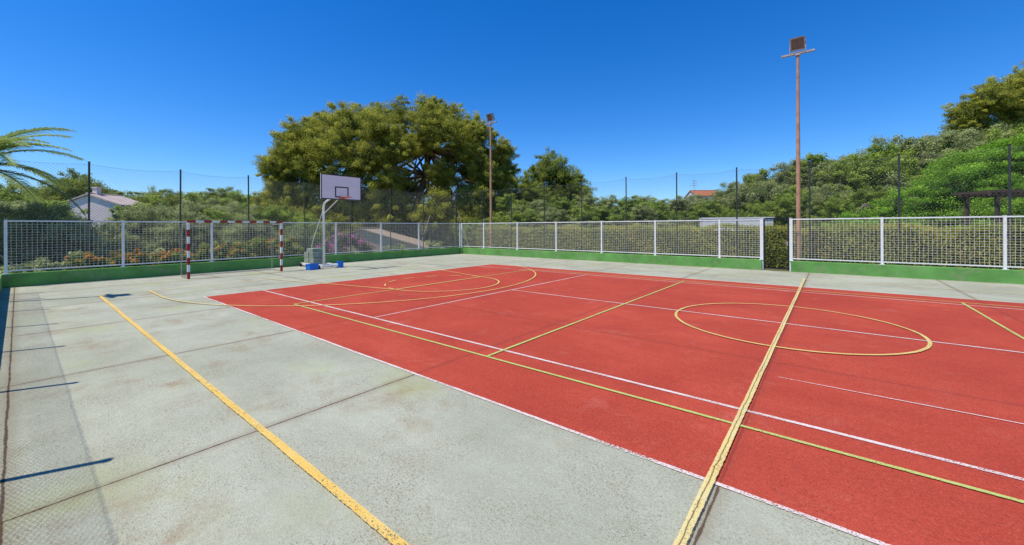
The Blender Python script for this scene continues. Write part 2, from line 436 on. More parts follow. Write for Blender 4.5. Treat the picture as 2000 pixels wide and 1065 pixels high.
# ------------------------------------------------------------------ chain-link fences
def chain(a, b, stations, Ht, label, braces=(), zb=.1, wd=.0042, sp=.105, sag=.09):
    a = Vector(a); b = Vector(b); d = (b-a).normalized(); L = (b-a).length
    E = empty('chain_link_fence', a, label, 'fence', 'tall chain-link fences outside the court')
    g = MB(); g.bar((0,0,-.3), (0,0,Ht), .06, .06, n=8); g.bar((0,0,Ht), (0,0,Ht+.03), .075, .075, n=8)
    pm = mesh_of(g, 'post', [M['darkpost']])
    for s_ in stations:
        o = link(bpy.data.objects.new('post', pm)); o.parent = E; o.location = d*s_
        o.rotation_euler = (random.uniform(-.008,.008), random.uniform(-.008,.008), 0)
    g = MB(); z0, z1 = zb, Ht-.06; hh = z1-z0
    def topz(s):
        k = 0
        for s0, s1 in zip(stations[:-1], stations[1:]):
            if s0 <= s <= s1: q = (s-s0)/(s1-s0); k = sag*4*q*(1-q)
        return z1-k
    off = d.cross(Vector((0,0,1)))*.035
    s = -hh
    while s < L:
        for sg in (1, -1):
            A = s if sg == 1 else s+hh; B_ = A+sg*hh
            ta = (0-A)/(B_-A); tb = (L-A)/(B_-A)
            t0 = max(0., min(ta, tb)); t1 = min(1., max(ta, tb))
            if t1-t0 > .02:
                q0 = (A+(B_-A)*t0, z0+hh*t0); q1 = (A+(B_-A)*t1, z0+hh*t1); zz = min(q1[1], topz(q1[0]))
                g.bar(d*q0[0]+Vector((0,0,q0[1]))+off, d*q1[0]+Vector((0,0,zz))+off, wd, wd, n=3)
        s += sp
    pts = [d*(L*i/80)+Vector((0,0,topz(L*i/80)))+off for i in range(81)]
    g.tube(pts, [wd*.9]*81, 4)
    part('wire_mesh', g, M['chain'], E)
    for s0, z0_, s1, z1_ in braces:
        g = MB(); g.bar(d*s0+Vector((0,0,z0_))-off, d*s1+Vector((0,0,z1_))-off, .045, .045, n=6)
        part('brace', g, M['galv'], E)
    return E
cu, cv = 21.0, 19.75
lv = [-3.5, -.95, 1.6, 4.2, 6.7, 9.2, 11.7, 14.3, 16.8, cv]
chain(C(cu, -3.5), C(cu, cv), [v+3.5 for v in lv], 4.22, 'tall dark chain-link fence on slim posts behind the goal end', [(0.6, 4.0, 3.6, .4), (20.9, 2.6, 19.9, .2)])
ru = [20.95, 18.4, 15.9, 13.3, 10.8, 8.2, 5.7, 3.15, .6, -1.95, -4.5, -7.1, -9.6]
chain(C(20.95, cv), C(-9.7, cv), [20.95-u for u in ru], 4.35, 'tall dark chain-link fence on slim posts in front of the hedge', [(.1, 3.0, 1.3, .2), (2.55, 2.4, 3.7, .2)])
nu = [18.0, 16.5, 14.2, 11.98, 9.68, 7.39, 4.88, 2.4, 0, -2.4, -4.8, -7.2, -9.6]
chain(C(18.0, -.64), C(-9.7, -.64), [18.0-u for u in nu], 2.6, 'dark chain-link fence along the near sideline of the court', (), .5, .0028, .075, .01)

# ------------------------------------------------------------------ floodlight poles
def pole_parts(E, Ht):
    g = MB(); g.tube([(0,0,-.1), (0,0,.02), (0,0,Ht*.5), (0,0,Ht)], [.085, .085, .07, .05], 16)
    g.box((0,0,.02), (.34, .34, .03))
    P = part('pole', g, M['rust'], E, smooth=False)
    g = MB(); g.box((0,0,Ht+.04), (1.08, .10, .07)); g.box((0,0,Ht-.02), (.16,.16,.05))
    part('crossbar', g, M['galv'], E)
    R = Matrix.Rotation(math.radians(22), 3, 'X')
    c = Vector((.0, -.03, Ht+.42))
    g = MB(); g.box(c+R@Vector((0,.06,0)), (.46, .18, .44), R=R)
    for sx in (-1,1): g.box(c+Vector((sx*.255,0,-.12)), (.02,.06,.46))
    g.box(c+Vector((0,0,-.34)), (.53,.06,.02))
    for i in range(6): g.box(c+R@Vector((-.18+.072*i,.175,0)), (.012,.06,.38), R=R)
    L = part('floodlight', g, M['galv'], E)
    g = MB()
    for sx in (-1,1): g.box(c+R@Vector((sx*.225,-.045,0)), (.05,.04,.49), R=R)
    for sz in (-1,1): g.box(c+R@Vector((0,-.045,sz*.225)), (.40,.04,.05), R=R)
    f = part('frame', g, M['galv'], L)
    g = MB(); g.box(c+R@Vector((0,-.035,0)), (.40,.012,.40), R=R)
    f = part('glass', g, M['glass'], L)
    return E
def copy_thing(src, loc, rotz=0, scale=1.0, label=None):
    n = src.copy(); n.location = loc; n.rotation_euler = (0,0,rotz); n.scale = (scale,)*3
    scene.collection.objects.link(n)
    if label: n['label'] = label
    def rec(a, b):
        for ch in a.children:
            c2 = ch.copy(); c2.parent = b; scene.collection.objects.link(c2); rec(ch, c2)
    rec(src, n); return n
P1 = empty('floodlight_pole', C(.95, 19.42), 'tall rusty-orange floodlight pole standing beside the black gate', 'light pole', 'floodlight poles around the court')
pole_parts(P1, 8.62)
copy_thing(P1, C(17.4, 19.5), 0, 1.0, 'tall rusty-orange floodlight pole standing near the fence corner')
copy_thing(P1, C(16.6, -1.7), math.pi, .93, 'rusty-orange floodlight pole outside the near sideline fence')

# ------------------------------------------------------------------ goal
B = C(17.84, 5.33)
E = empty('handball_goal', B, 'red and white striped goal frame standing before the fence', 'goal')
def striped(p1, p2, n, first):
    p1 = Vector(p1); p2 = Vector(p2)
    for i in range(n):
        a = p1.lerp(p2, i/n); b = p1.lerp(p2, (i+1)/n); g.bar(a, b, .076, .076, mi=(i+first) % 2)
v0, v1, gh = 3.80, 6.87, 2.09
mats = [M['whitepaint'], M['redpaint']]
for v in (v0, v1):
    g = MB(); striped(C(17.84, v, 0), C(17.84, v, gh-.076), 8, 1); part('post', g, mats, E, B)
g = MB(); striped(C(17.84, v0-.038, gh-.038), C(17.84, v1+.038, gh-.038), 13, 1); part('crossbar', g, mats, E, B)
g = MB()
for v in (v0, v1):
    g.tube([C(17.88, v, gh-.12), C(18.75, v, gh-.14), C(18.82, v, gh-.2), C(18.82, v, .03)], [.014]*4, 8)
    g.tube([C(17.88, v, .03), C(18.82, v, .03)], [.018]*2, 8)
g.tube([C(18.82, v0, .03), C(18.82, v1, .03)], [.018]*2, 8)
g.tube([C(18.80, v0, gh-.2), C(18.80, v1, gh-.2)], [.012]*2, 8)
part('back_frame', g, M['galv'], E, B)

# ------------------------------------------------------------------ basketball stand
B = C(17.95, 8.7)
E = empty('basketball_stand', B, 'white portable basketball hoop stand weighted with concrete blocks', 'basketball hoop')
g = MB()
for v in (8.35, 9.05): g.bar(C(17.3, v, .12), C(19.45, v, .12), .08, .10)
for u in (17.34, 18.0, 18.7, 19.41): g.bar(C(u, 8.39, .12), C(u, 9.01, .12), .08, .08)
part('base', g, M['whitepaint'], E, B)
for u in (17.5, 19.3):
    for v in (8.26, 9.14):
        g = MB(); g.bar(C(u, v-.03, .08), C(u, v+.03, .08), .16, .16, n=16); part('wheel', g, M['rubber'], E, B)
g = MB()
pts = [C(17.95, 8.7, .16), C(17.95, 8.7, 2.70), C(17.93, 8.7, 2.84), C(17.86, 8.7, 2.93), C(17.7, 8.7, 3.0), C(16.42, 8.7, 3.36)]
g.tube(pts, [.052, .048, .046, .044, .042, .038], 12)
part('mast', g, M['whitepaint'], E, B, smooth=True)
g = MB()
g.tube([C(19.35, 8.7, .17), C(19.05, 8.7, 1.15), C(17.98, 8.7, 2.65)], [.016]*3, 8)
part('brace', g, M['whitepaint'], E, B)
g = MB(); g.tube([C(17.93, 8.7, 2.45), C(16.42, 8.7, 3.14)], [.016]*2, 8)
part('arm_strut', g, M['whitepaint'], E, B)
g = MB(); g.box(C(16.34, 8.7, 3.53), (.03, 1.80, 1.06)); 
bd = part('backboard', g, M['board'], E, B)
g = MB(); xf = -16.34+.0195
def rect(cy, cz, w, h, t):
    g.box((xf, cy, cz+h/2-t/2), (.008, w, t)); g.box((xf, cy, cz-h/2+t/2), (.008, w, t))
    g.box((xf, cy-w/2+t/2, cz), (.008, t, h-2*t)); g.box((xf, cy+w/2-t/2, cz), (.008, t, h-2*t))
rect(8.7, 3.53, 1.80, 1.06, .04); rect(8.7, 3.33, .60, .46, .045)
part('board_marking', g, M['black'], bd, B)
g = MB(); ring = [C(16.34-.40+.225*math.cos(2*math.pi*i/28), 8.7+.225*math.sin(2*math.pi*i/28), 3.10) for i in range(29)]
g.tube(ring, [.014]*29, 6); g.box(C(16.295, 8.7, 3.08), (.06, .18, .10))
for s_ in (-1,1): g.bar(C(16.28, 8.7+s_*.07, 3.04), C(16.10, 8.7+s_*.15, 3.095), .012)
part('rim', g, M['rim'], E, B)
g = MB()
for i, (u, w) in enumerate(((18.55, .42), (19.05, .46))):
    g.box(C(u, 8.7, .30), (w, .58, .24)); g.box(C(u+.02, 8.68, .555), (w-.04, .54, .25))
g.box(C(18.8, 8.7, .77), (.6, .5, .17))
part('counterweight', g, M['concrete'], E, B, bevel=.012)

def bluebox(u, v, w, dpt, h, rot, label):
    g = MB(); t = .02
    g.box((0,0,t/2+.002), (w, dpt, t), R=None)
    for s_ in (-1,1):
        g.box((s_*(w/2-t/2), 0, h/2+t/2), (t, dpt, h-t)); g.box((0, s_*(dpt/2-t/2), h/2+t/2), (w-2*t, t, h-t))
        g.box((s_*(w/2+.008), 0, h-.02), (.016, dpt+.03, .03)); g.box((0, s_*(dpt/2+.008), h-.02), (w, .016, .03))
    g.box((0,0,h-.05), (w-2*t-.002, dpt-2*t-.002, .01))
    o = single('plastic_crate', g, M['blue'], (0,0,0), label, 'crate', 'blue crates by the hoop stand')
    o.location = C(u, v, .001); o.rotation_euler = (0,0,rot)
bluebox(17.45, 7.95, .28, .42, .25, .15, 'wide blue plastic crate beside the hoop stand')
bluebox(17.35, 9.15, .20, .22, .28, -.1, 'small blue plastic crate beside the hoop stand')

# ------------------------------------------------------------------ foliage
def unit(n):
    v = rng.normal(size=(n, 3)); return v/np.linalg.norm(v, axis=1)[:, None]
def leaf_mesh(name, c, size, outw, tint, mat, aspect=.5, blend=.7, core=None):
    n = len(c)
    nr = unit(n)*(1-blend*.5)+outw*blend; nr /= np.linalg.norm(nr, axis=1)[:, None]
    t = np.cross(nr, unit(n)); t /= np.linalg.norm(t, axis=1)[:, None]+1e-9
    b = np.cross(nr, t)
    s = size[:, None]
    V = np.empty((n, 4, 3)); bend = nr*s*.15
    V[:, 0] = c-t*s*.5-bend; V[:, 1] = c+b*s*.5*aspect; V[:, 2] = c+t*s*.5-bend; V[:, 3] = c-b*s*.5*aspect
    V = V.reshape(-1, 3)
    cv_ = np.zeros((0, 3)); cf = []
    if core is not None: cv_, cf = core
    nv = len(V)+len(cv_)
    me = bpy.data.meshes.new(name); me.vertices.add(nv)
    me.vertices.foreach_set('co', np.vstack([V, cv_]).astype(np.float32).ravel())
    loops = np.arange(n*4, dtype=np.int32); starts = np.arange(n, dtype=np.int32)*4
    if len(cf):
        cfa = np.array(cf, dtype=np.int32)+n*4
        loops = np.concatenate([loops, cfa.ravel()]); starts = np.concatenate([starts, n*4+np.arange(len(cfa))*3]).astype(np.int32)
    me.loops.add(len(loops)); me.loops.foreach_set('vertex_index', loops)
    me.polygons.add(len(starts)); me.polygons.foreach_set('loop_start', starts)
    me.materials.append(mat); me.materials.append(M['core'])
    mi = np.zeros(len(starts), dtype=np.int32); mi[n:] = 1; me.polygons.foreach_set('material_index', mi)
    me.update(calc_edges=True)
    at = me.attributes.new('tint', 'FLOAT', 'FACE'); tt = np.zeros(len(starts), dtype=np.float32); tt[:n] = tint
    at.data.foreach_set('value', tt)
    return me
import bmesh
_bm = bmesh.new(); bmesh.ops.create_icosphere(_bm, subdivisions=2, radius=1)
ICV = np.array([v.co[:] for v in _bm.verts]); ICF = np.array([[v.index for v in f.verts] for f in _bm.faces]); _bm.free()
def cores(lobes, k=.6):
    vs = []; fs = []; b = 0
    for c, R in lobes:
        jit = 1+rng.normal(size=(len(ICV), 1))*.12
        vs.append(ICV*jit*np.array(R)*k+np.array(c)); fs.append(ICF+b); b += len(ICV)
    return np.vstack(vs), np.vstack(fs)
def crown(name, lobes, mat, nsub=14, subr=(.22, .36), leaves=220, lsize=.12, aspect=.5, core=.55, flat=.75, down=.35, reach=(.60, 1.12)):
    cs, ss, os_, ts = [], [], [], []
    for c, R in lobes:
        c = np.array(c, float); R = np.array(R, float)*np.ones(3)
        dirs = unit(nsub*2); dirs = dirs[dirs[:, 2] > -down-.3*rng.random(len(dirs))][:nsub]
        lt = rng.uniform(-.08, .08)
        for dv in dirs:
            q = rng.uniform(*reach)
            rr = R.mean()*rng.uniform(*subr)*(1.25-.35*q); sc = c+dv*R*q
            tc = rng.uniform(.22, .74)+lt
            n = int(leaves*rng.uniform(.5, 1.3)); d2 = unit(n)
            rad = (rng.random(n)**.5)[:, None]
            el = 1+.5*rng.random()
            p = sc+d2*rad*rr*np.array([1.1, 1.1, flat])+dv*(rng.random((n, 1))-.4)*rr*el
            cs.append(p); os_.append(d2*.7+dv*.4+np.array([0, 0, .35])); ss.append(lsize*rng.uniform(.6, 1.3, n))
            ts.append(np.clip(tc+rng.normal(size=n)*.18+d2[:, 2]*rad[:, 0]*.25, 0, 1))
        n = int(leaves*nsub*.3); d2 = unit(n); p = c+d2*R*(.5+.45*rng.random((n, 1)))
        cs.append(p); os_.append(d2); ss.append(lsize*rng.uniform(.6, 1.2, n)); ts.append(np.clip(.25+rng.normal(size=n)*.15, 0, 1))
    c = np.vstack(cs); o = np.vstack(os_); o /= np.linalg.norm(o, axis=1)[:, None]+1e-9
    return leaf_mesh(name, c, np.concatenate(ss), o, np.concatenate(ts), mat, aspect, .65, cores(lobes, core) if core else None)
def limbs(lobes, trunk_pts, r0, rl, fork=.5):
    g = MB(); n = len(trunk_pts)
    g.tube(trunk_pts, [r0*(1-.55*i/(n-1)) for i in range(n)], 10)
    tp = [Vector(p) for p in trunk_pts]
    for c, R in lobes:
        c = Vector(c); k = min(n-1, max(1, int(n*random.uniform(fork, 1)))); s = tp[k]
        if (c-s).length < .3: continue
        m = s.lerp(c, .5)+Vector((random.uniform(-.1,.1), random.uniform(-.1,.1), random.uniform(-.02,.14)))*(c-s).length
        g.tube([s, s.lerp(m, .5), m, m.lerp(c, .55), c], [rl, rl*.85, rl*.65, rl*.45, rl*.2], 7)
        Rm = R if isinstance(R, (int, float)) else sum(R)/3
        for j in range(4):
            q = c+Vector(unit(1)[0])*Rm*.8; g.tube([m.lerp(c, .4+.12*j), m.lerp(q, .7)+Vector((0,0,.1)), q], [rl*.35, rl*.2, rl*.06], 5)
    return g
def make_tree(name, base, lobes, mat, bark, label, cat, trunk_pts, r0, rl, group=None, **kw):
    E = empty(name, base, label, cat, group)
    part('trunk', limbs(lobes, trunk_pts, r0, rl), bark, E, smooth=True)
    o = link(bpy.data.objects.new('crown', crown(name+'_crown', lobes, mat, **kw))); o.parent = E
    return E
def SL(l): 
    return [(tuple(S(a, b, z)), R) for (a, b, z), R in l]

# big pine
pl = [(-13.2,0,8.0,1.7), (-14.0,1,6.1,1.5), (-13.4,-1,4.2,1.6), (-11.6,-1,9.8,1.8), (-11.0,1,6.6,2.6), (-12.2,-2,4.6,2.0),
      (-8.0,0,11.9,2.0), (-7.4,-3,9.4,2.5), (-5.0,1,12.6,1.8), (-9.8,-2,10.4,1.9), (-5.2,-3,10.9,2.1), (-2.2,0,12.6,2.0),(-2.6,-4,10.2,2.0), (.6,0,13.2,1.8), (2.8,1,12.5,1.8),
      (4.8,0,11.2,1.8), (6.2,-2,10.2,1.5), (1.4,-3.5,11.2,1.8), (7.7,0,9.0,1.5), (8.3,0,7.1,1.5), (8.0,-1,5.3,1.7), (6.6,-2,6.6,1.8), (5.4,2,4.6,2.2),
      (-3.6,2,9.2,2.6), (-5.4,-3,6.8,2.2), (-8.0,-2,5.0,2.4), (-9.4,-3,7.6,2.1), (-4.4,-1,4.6,2.2), (-10.6,-2.5,3.2,2.0), (-.8,-4,8.8,1.9), (2.6,3,9.6,2.6), (1.2,4.5,5.4,2.4), (-6.6,-3,2.8,2.3), (-1.6,-3,3.6,2.2),
      (7.8,0,3.2,1.7), (-3.2,-4,8.0,1.9), (-1.6,-3.5,6.0,1.9), (3.4,-4,10.0,1.8), (-10.6,-3,9.0,1.8), (-6.0,-4,8.6,1.9), (5.8,-3,3.8,2.0), (2.4,-4,3.1,2.1), (-2.6,5,6.0,2.6), (4.6,3,7.4,2.4), (-12.6,-1,2.4,1.8), (7.0,1,8.0,1.6), (-8.6,-4,2.2,2),
      (.4,-2,9.8,1.6), (5.4,-3,8.4,1.4), (-12.4,-2,7.2,1.7), (-13.6,0,2.2,1.6), (1.0,-1,2.0,2.2), (4.4,-3,2.0,2.0), (-3.6,-3,2.0,2.2), (6.8,-2,1.6,2.0), (2.6,-3,6.6,1.4)]
base = S(-9.0, 38.5); base.z = tz(base.x, base.y)-.2
lob = SL([((a+random.uniform(-.3,.3), b, z-base.z), (R, R, R*.88)) for a, b, z, R in pl])
make_tree('pine_tree', base, lob, M['f_pine'], M['bark'], 'huge spreading pine tree with several leaning limbs beyond the fence', 'pine tree',
          [(0,0,0), tuple(S(.2,0,2.2)), tuple(S(-.5,0,4.6)), tuple(S(-.2,0,7)), tuple(S(.6,0,9.6)), tuple(S(.9,0,12))], .5, .12,
          nsub=62, subr=(.12,.28), leaves=190, lsize=.155, aspect=.30, core=.46, flat=.8, down=.7, reach=(.55,1.12))
def rand_lobes(n, rx, zc, rz, rl, seed):
    rs = np.random.default_rng(seed); out = []
    for i in range(n):
        a = 2*math.pi*i/n*2.4+rs.uniform(-.4,.4); q = math.sqrt(rs.random())
        z = zc+rz*rs.uniform(-1,1)*(1-.4*q)
        r = rl*rs.uniform(.6,1.3)
        out.append(((rx*q*math.cos(a), rx*q*math.sin(a), z), (r, r, r*.85)))
    return out
def lib(kind, base, h, seed, label, group):
    base = Vector(base); base.z = tz(base.x, base.y)-.05
    if kind == 'olive':
        L = rand_lobes(13, 1.75, 2.9, 1.5, .95, seed)+[((0,0,4.2),(.9,.9,.8))]; mat = M['f_olive']; bk = M['bark2']; kw = dict(nsub=34, subr=(.16,.33), leaves=150, lsize=.092, aspect=.36, core=.5, reach=(.55,1.14))
    elif kind == 'green':
        L = rand_lobes(12, 1.6, 2.8, 1.5, 1.0, seed)+[((0,0,4.2),(.95,.95,.8))]; mat = M['f_green']; bk = M['bark2']; kw = dict(nsub=34, subr=(.16,.33), leaves=150, lsize=.095, aspect=.5, core=.5, reach=(.55,1.14))
    else:
        L = rand_lobes(14, 1.5, 2.9, 1.5, .8, seed)+[((0,0,4.4),(.7,.7,.7))]; mat = M['f_pined']; bk = M['bark']; kw = dict(nsub=32, subr=(.16,.33), leaves=140, lsize=.09, aspect=.32, core=.4, reach=(.55,1.2))
    nm = {'olive': 'olive_tree', 'green': 'broadleaf_tree', 'pine': 'pine_tree'}[kind]
    E = make_tree(nm, base, L, mat, bk, label, {'olive':'olive tree','green':'tree','pine':'pine tree'}[kind], [(0,0,0),(.1,.05,.9),(-.05,.1,1.9),(.05,0,3.0)], .17, .07, group, **kw)
    s = (h-base.z)/5.1; E.scale = (s,)*3
    return E
GR = 'trees around the court'
def pl_at(t, d): return S(t*d, d)
lab = {'olive': 'grey-green olive tree growing beyond the chain-link fence', 'green': 'leafy green tree beyond the chain-link fence', 'pine': 'dark green pine tree beyond the fence'}
srcs = {}
first = {'olive': [(-1.265, 18.5, 3.0), (-.95, 20, 2.9)], 'green': [(-1.15, 22, 3.3), (.37, 33, 3.9)], 'pine': [(-1.10, 42, 7.8), (.09, 42, 9.8)]}
for k, lst in first.items():
    srcs[k] = []
    for i, (t, d, top) in enumerate(lst): srcs[k].append(lib(k, pl_at(t, d), top, 31+i*7+len(k), lab[k], GR))
srcs['pine'][1].scale = (srcs['pine'][1].scale[0]*.85, srcs['pine'][1].scale[1]*.85, srcs['pine'][1].scale[2])
def put(k, t, d, top, wid=1.0, zoff=0):
    s = random.choice(srcs[k]); p = pl_at(t, d); p.z = tz(p.x, p.y)-.05
    sc = (top-p.z)/5.1
    n = copy_thing(s, p, random.uniform(0, 6.28), sc); n.scale = (sc*wid, sc*wid, sc); return n
# end side, near row
for t, d, top, k, w in [(-1.21,17.5,2.9,'olive',1.1), (-1.18,19.5,2.3,'olive',1.1), (-1.05,19,1.9,'olive',1.1), (-1.34,20,3.2,'green',1.0),
    (-.96,23,3.1,'green',1.0), (-.90,22,3.0,'olive',1.15), (-.86,25,3.4,'olive',1.1), (-.80,21.5,2.7,'olive',1.1), (-.74,23.5,2.9,'green',1.1), (-.70,26,3.6,'olive',1.1),
    (-.64,23.5,2.5,'olive',1.1), (-.60,27,3.4,'green',1.1), (-.54,30,3.0,'green',1.2), (-1.28,24,3.7,'olive',1.2),
    (-1.20,26,4.0,'green',1.1), (-.79,28,4.0,'olive',1.2), (-.90,28,3.9,'green',1.0), (-.50,30,1.6,'green',1.1), (-.38,38,2.4,'green',1.2), (-.27,38,2.4,'olive',1.2), (-.10,33,2.6,'green',1.0)]:
    put(k, t, d, top, w)
# end side, far row
for t, d, top, k, w in [(-1.26,42,6.6,'pine',1.3), (-1.19,48,7.2,'pine',1.2), (-1.03,46,6.4,'pine',1.2), (-.97,45,5.9,'green',1.5), (-.91,46,6.3,'pine',1.5),
    (-.85,47,6.2,'pine',1.5), (-.79,48,6.3,'green',1.5), (-.73,48,6.6,'pine',1.5), (-.69,45,6.0,'green',1.4), (-.63,44,5.4,'green',1.4), (-.55,46,5.6,'pine',1.5), (-.45,48,5.2,'green',1.6), (-.36,48,5.0,'pine',1.6), (-.27,48,5.2,'green',1.6), (-.17,46,5.0,'pine',1.6), (-.09,46,5.6,'green',1.5),(-.03,46,5.9,'pine',1.4),
    (-1.35,38,6.2,'green',1.3),(-1.12,56,6.5,'green',1.8)]:
    put(k, t, d, top, w)
# beyond the long side
for t, d, top, k, w in [(-.01,34,4.6,'green',1.2), (.04,37,6.4,'pine',1.0), (.155,40,6.4,'pine',.9), (.06,32,4.0,'olive',1.2), (.13,33,4.3,'green',1.2), (.19,36,4.8,'olive',1.1), (.24,35,4.6,'olive',1.3), (.29,38,4.7,'green',1.4),
    (.33,42,5.2,'olive',1.5), (.42,36,4.6,'olive',1.3), (.47,40,4.9,'olive',1.4), (.53,34,4.5,'olive',1.2), (.58,33,5.6,'olive',1.1), (.63,32,6.3,'green',1.1), (.70,30.5,6.9,'olive',1.1), (.77,29,7.0,'green',1.1), (.84,29,7.0,'olive',1.1), (.90,28,6.9,'green',1.1),
    (.95,31,8.2,'green',1.0), (1.02,32,9.2,'olive',1.0), (1.10,32,9.6,'olive',1.0), (1.18,32,9.8,'olive',1.0), (1.27,31,9.4,'green',1.0), (1.36,30,9.0,'olive',1.0), (1.45,28,8.0,'green',1.0),
    (.70,26,4.2,'green',1.0), (.78,25,4.3,'olive',1.1), (.84,24,4.2,'green',1.1), (.50,31,3.9,'green',1.1), (.23,30,3.4,'green',1.3), (.33,29,3.4,'olive',1.3),(.12,31,3.3,'olive',1.3), (.02,31,3.3,'green',1.3), (.90,22,4.0,'green',1.0), (.62,27.5,3.6,'green',.9)]:
    put(k, t, d, top, w)
# big pine on the long side
pl = [(-3.6,0,11.8,1.5), (-2.4,-1,12.9,1.6), (-3.2,0,10.3,1.4), (-.8,0,13.3,1.7), (-1.8,1,11.2,1.8), (.9,-1,14.2,1.6), (2.6,0,15.0,1.7), (.6,0,12.2,2.0), (4.2,0,14.0,2.0), (3.0,-1,12.0,2.2), (5.4,1,12.0,2.2), (-1.6,-1,9.4,1.6), (1.2,-1,10.0,2.0), (3.8,0,10.0,2.0), (-4.0,0,9.2,1.2)]
base = S(1.25*36, 36); base.z = tz(base.x, base.y)-.1
make_tree('pine_tree', base, SL([((a, b, z-base.z), (R, R, R*.95)) for a, b, z, R in pl]), M['f_pine'], M['bark'], 'tall pine tree rising behind the olive trees', 'pine tree',
          [(0,0,0), tuple(S(.3,0,4)), tuple(S(.1,0,8)), tuple(S(.8,0,11)), tuple(S(1.2,0,14))], .4, .12, GR, nsub=52, subr=(.12,.28), leaves=180, lsize=.155, aspect=.30, core=.42, flat=.8, down=.6, reach=(.55,1.18))
# bright juniper mounds
def juniper(t, d, lobes, label):
    base = pl_at(t, d); base.z = tz(base.x, base.y)-.05
    return make_tree('juniper_tree', base, SL([((a, b, z), (R, R, R*.6)) for a, b, z, R in lobes]), M['f_bright'], M['bark2'], label, 'juniper', [(0,0,0), (.1,0,.8), (0,.1,1.8), (.1,0,3)], .2, .08, 'bright green junipers',
        nsub=40, subr=(.18,.36), leaves=300, lsize=.085, aspect=.4, core=.62, flat=.5, reach=(.6,1.12))
juniper(1.19, 19.5, [(-3.6,0,1.6,1.7), (-3.4,.3,2.9,1.4), (-2.2,-.4,3.6,1.5), (-1.0,0,4.3,1.5), (.4,0,4.9,1.6), (-1.8,-1.2,2.2,1.7), (0,-1.2,2.8,1.9), (1.8,-.4,5.0,1.7), (2.0,-1,3.2,1.9), (3.6,0,4.9,1.8), (3.8,-.8,2.8,1.9), (-.6,-1.2,1.2,1.8), (2,-1.2,1.4,1.9),(5,0,3.6,2)],
        'broad bright green juniper with layered mounded foliage')
juniper(.885, 20.5, [(-1.5,0,1.3,1.1), (0,0,1.9,1.3), (1.4,0,2.2,1.3), (-.4,0,.8,1.2), (1.2,-.5,1.0,1.3), (2.6,0,1.6,1.3)], 'low rounded bright green juniper beside the hedge')

def hedge(x0, x1, y0, y1, h, label, mat, dens=800):
    L = x1-x0; n = int(L*(h*1.0+(y1-y0))*dens)
    k = rng.random(n) < h/(h+(y1-y0))
    X = rng.uniform(x0, x1, n); Yv = np.where(k, y0+rng.normal(size=n)*.06, rng.uniform(y0, y1, n))
    wav = .06*np.sin(X*1.3)+.05*np.sin(X*3.1+1)
    Z = np.where(k, rng.uniform(.02, h, n), h+rng.normal(size=n)*.06)
    Yv = Yv+np.where(k, .06*np.sin(X*2.1+Z*3)+.05*np.sin(X*5+Z*2), 0); Z = Z+np.where(k, wav*Z/h, wav)
    ow = np.where(k[:, None], np.array([0, -.8, .9]), np.array([0, 0, 1.]))
    tint = np.clip(.5+.25*np.sin(X*1.7+Z*2.2)*rng.random(n)+.1*np.sin(X*7)*np.sin(Z*9)+rng.normal(size=n)*.2, 0, 1)
    c = np.stack([X, Yv, Z], 1); ctr = np.array([(x0+x1)/2, (y0+y1)/2, 0])
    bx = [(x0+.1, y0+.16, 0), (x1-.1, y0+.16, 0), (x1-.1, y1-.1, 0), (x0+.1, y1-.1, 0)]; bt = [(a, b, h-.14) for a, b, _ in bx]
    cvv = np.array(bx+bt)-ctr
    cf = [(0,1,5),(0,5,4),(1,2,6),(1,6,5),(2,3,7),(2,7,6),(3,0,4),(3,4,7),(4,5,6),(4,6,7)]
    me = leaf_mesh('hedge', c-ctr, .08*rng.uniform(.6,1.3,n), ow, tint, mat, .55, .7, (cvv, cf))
    o = link(bpy.data.objects.new('hedge', me)); o.location = ctr; meta(o, label, 'hedge'); return o
hedge(-19.6, 9.5, 20.45, 21.5, 1.72, 'long clipped hedge with coppery leaf tips behind the fence', M['f_hedge'])

def shrub(name, base, lobes, mat, label, cat, **kw):
    o = link(bpy.data.objects.new(name, crown(name, lobes, mat, **kw))); o.location = base
    return meta(o, label, cat)
def mound(w, h, dep, n, r, seed):
    rs = np.random.default_rng(seed)
    return [((rs.uniform(-dep, dep), -w/2+w*i/(n-1), h*rs.uniform(.3,.75)), (r*rs.uniform(.8,1.2),)*3) for i in range(n)]
shrub('lantana_bush', C(20.5, 2.75, 0), mound(2.8, .95, .1, 9, .36, 1), M['f_lant'], 'low lantana bush with orange flowers behind the fence', 'flowering shrub', nsub=14, leaves=110, lsize=.065, aspect=.7, core=.7)
shrub('flowering_shrub', C(20.5, 6.7, 0), mound(3.6, 1.35, .1, 10, .42, 2), M['f_redf'], 'yellow-green shrub dotted with red flowers behind the goal', 'flowering shrub', nsub=14, leaves=120, lsize=.07, aspect=.7, core=.7)
shrub('bougainvillea_bush', C(21.7, 11.6, -.3), [((0,-1.0,.9),(.5,.5,.5)), ((0,0,1.3),(.55,.55,.55)), ((0,.9,1.2),(.5,.5,.5)), ((0,-.4,.6),(.6,.6,.6)), ((0,1.5,.8),(.45,.45,.45))], M['f_boug'], 'bougainvillea bush covered in magenta blossom', 'flowering shrub', nsub=16, leaves=60, lsize=.085, aspect=.75, core=.5)
lst = []
for i in range(60):
    u = rng.uniform(21.8, 29); v = rng.uniform(-4, 19); z = tz(-u, v); lst.append(((-u, v, z+.3), (rng.uniform(.5,.9), rng.uniform(.5,.9), rng.uniform(.5,.8))))
o = link(bpy.data.objects.new('undergrowth', crown('undergrowth', lst, M['f_olive'], nsub=12, leaves=110, lsize=.11, aspect=.5, core=.75)))
meta(o, 'low grey-green scrub covering the slope', 'undergrowth', kind='stuff')
lst = []
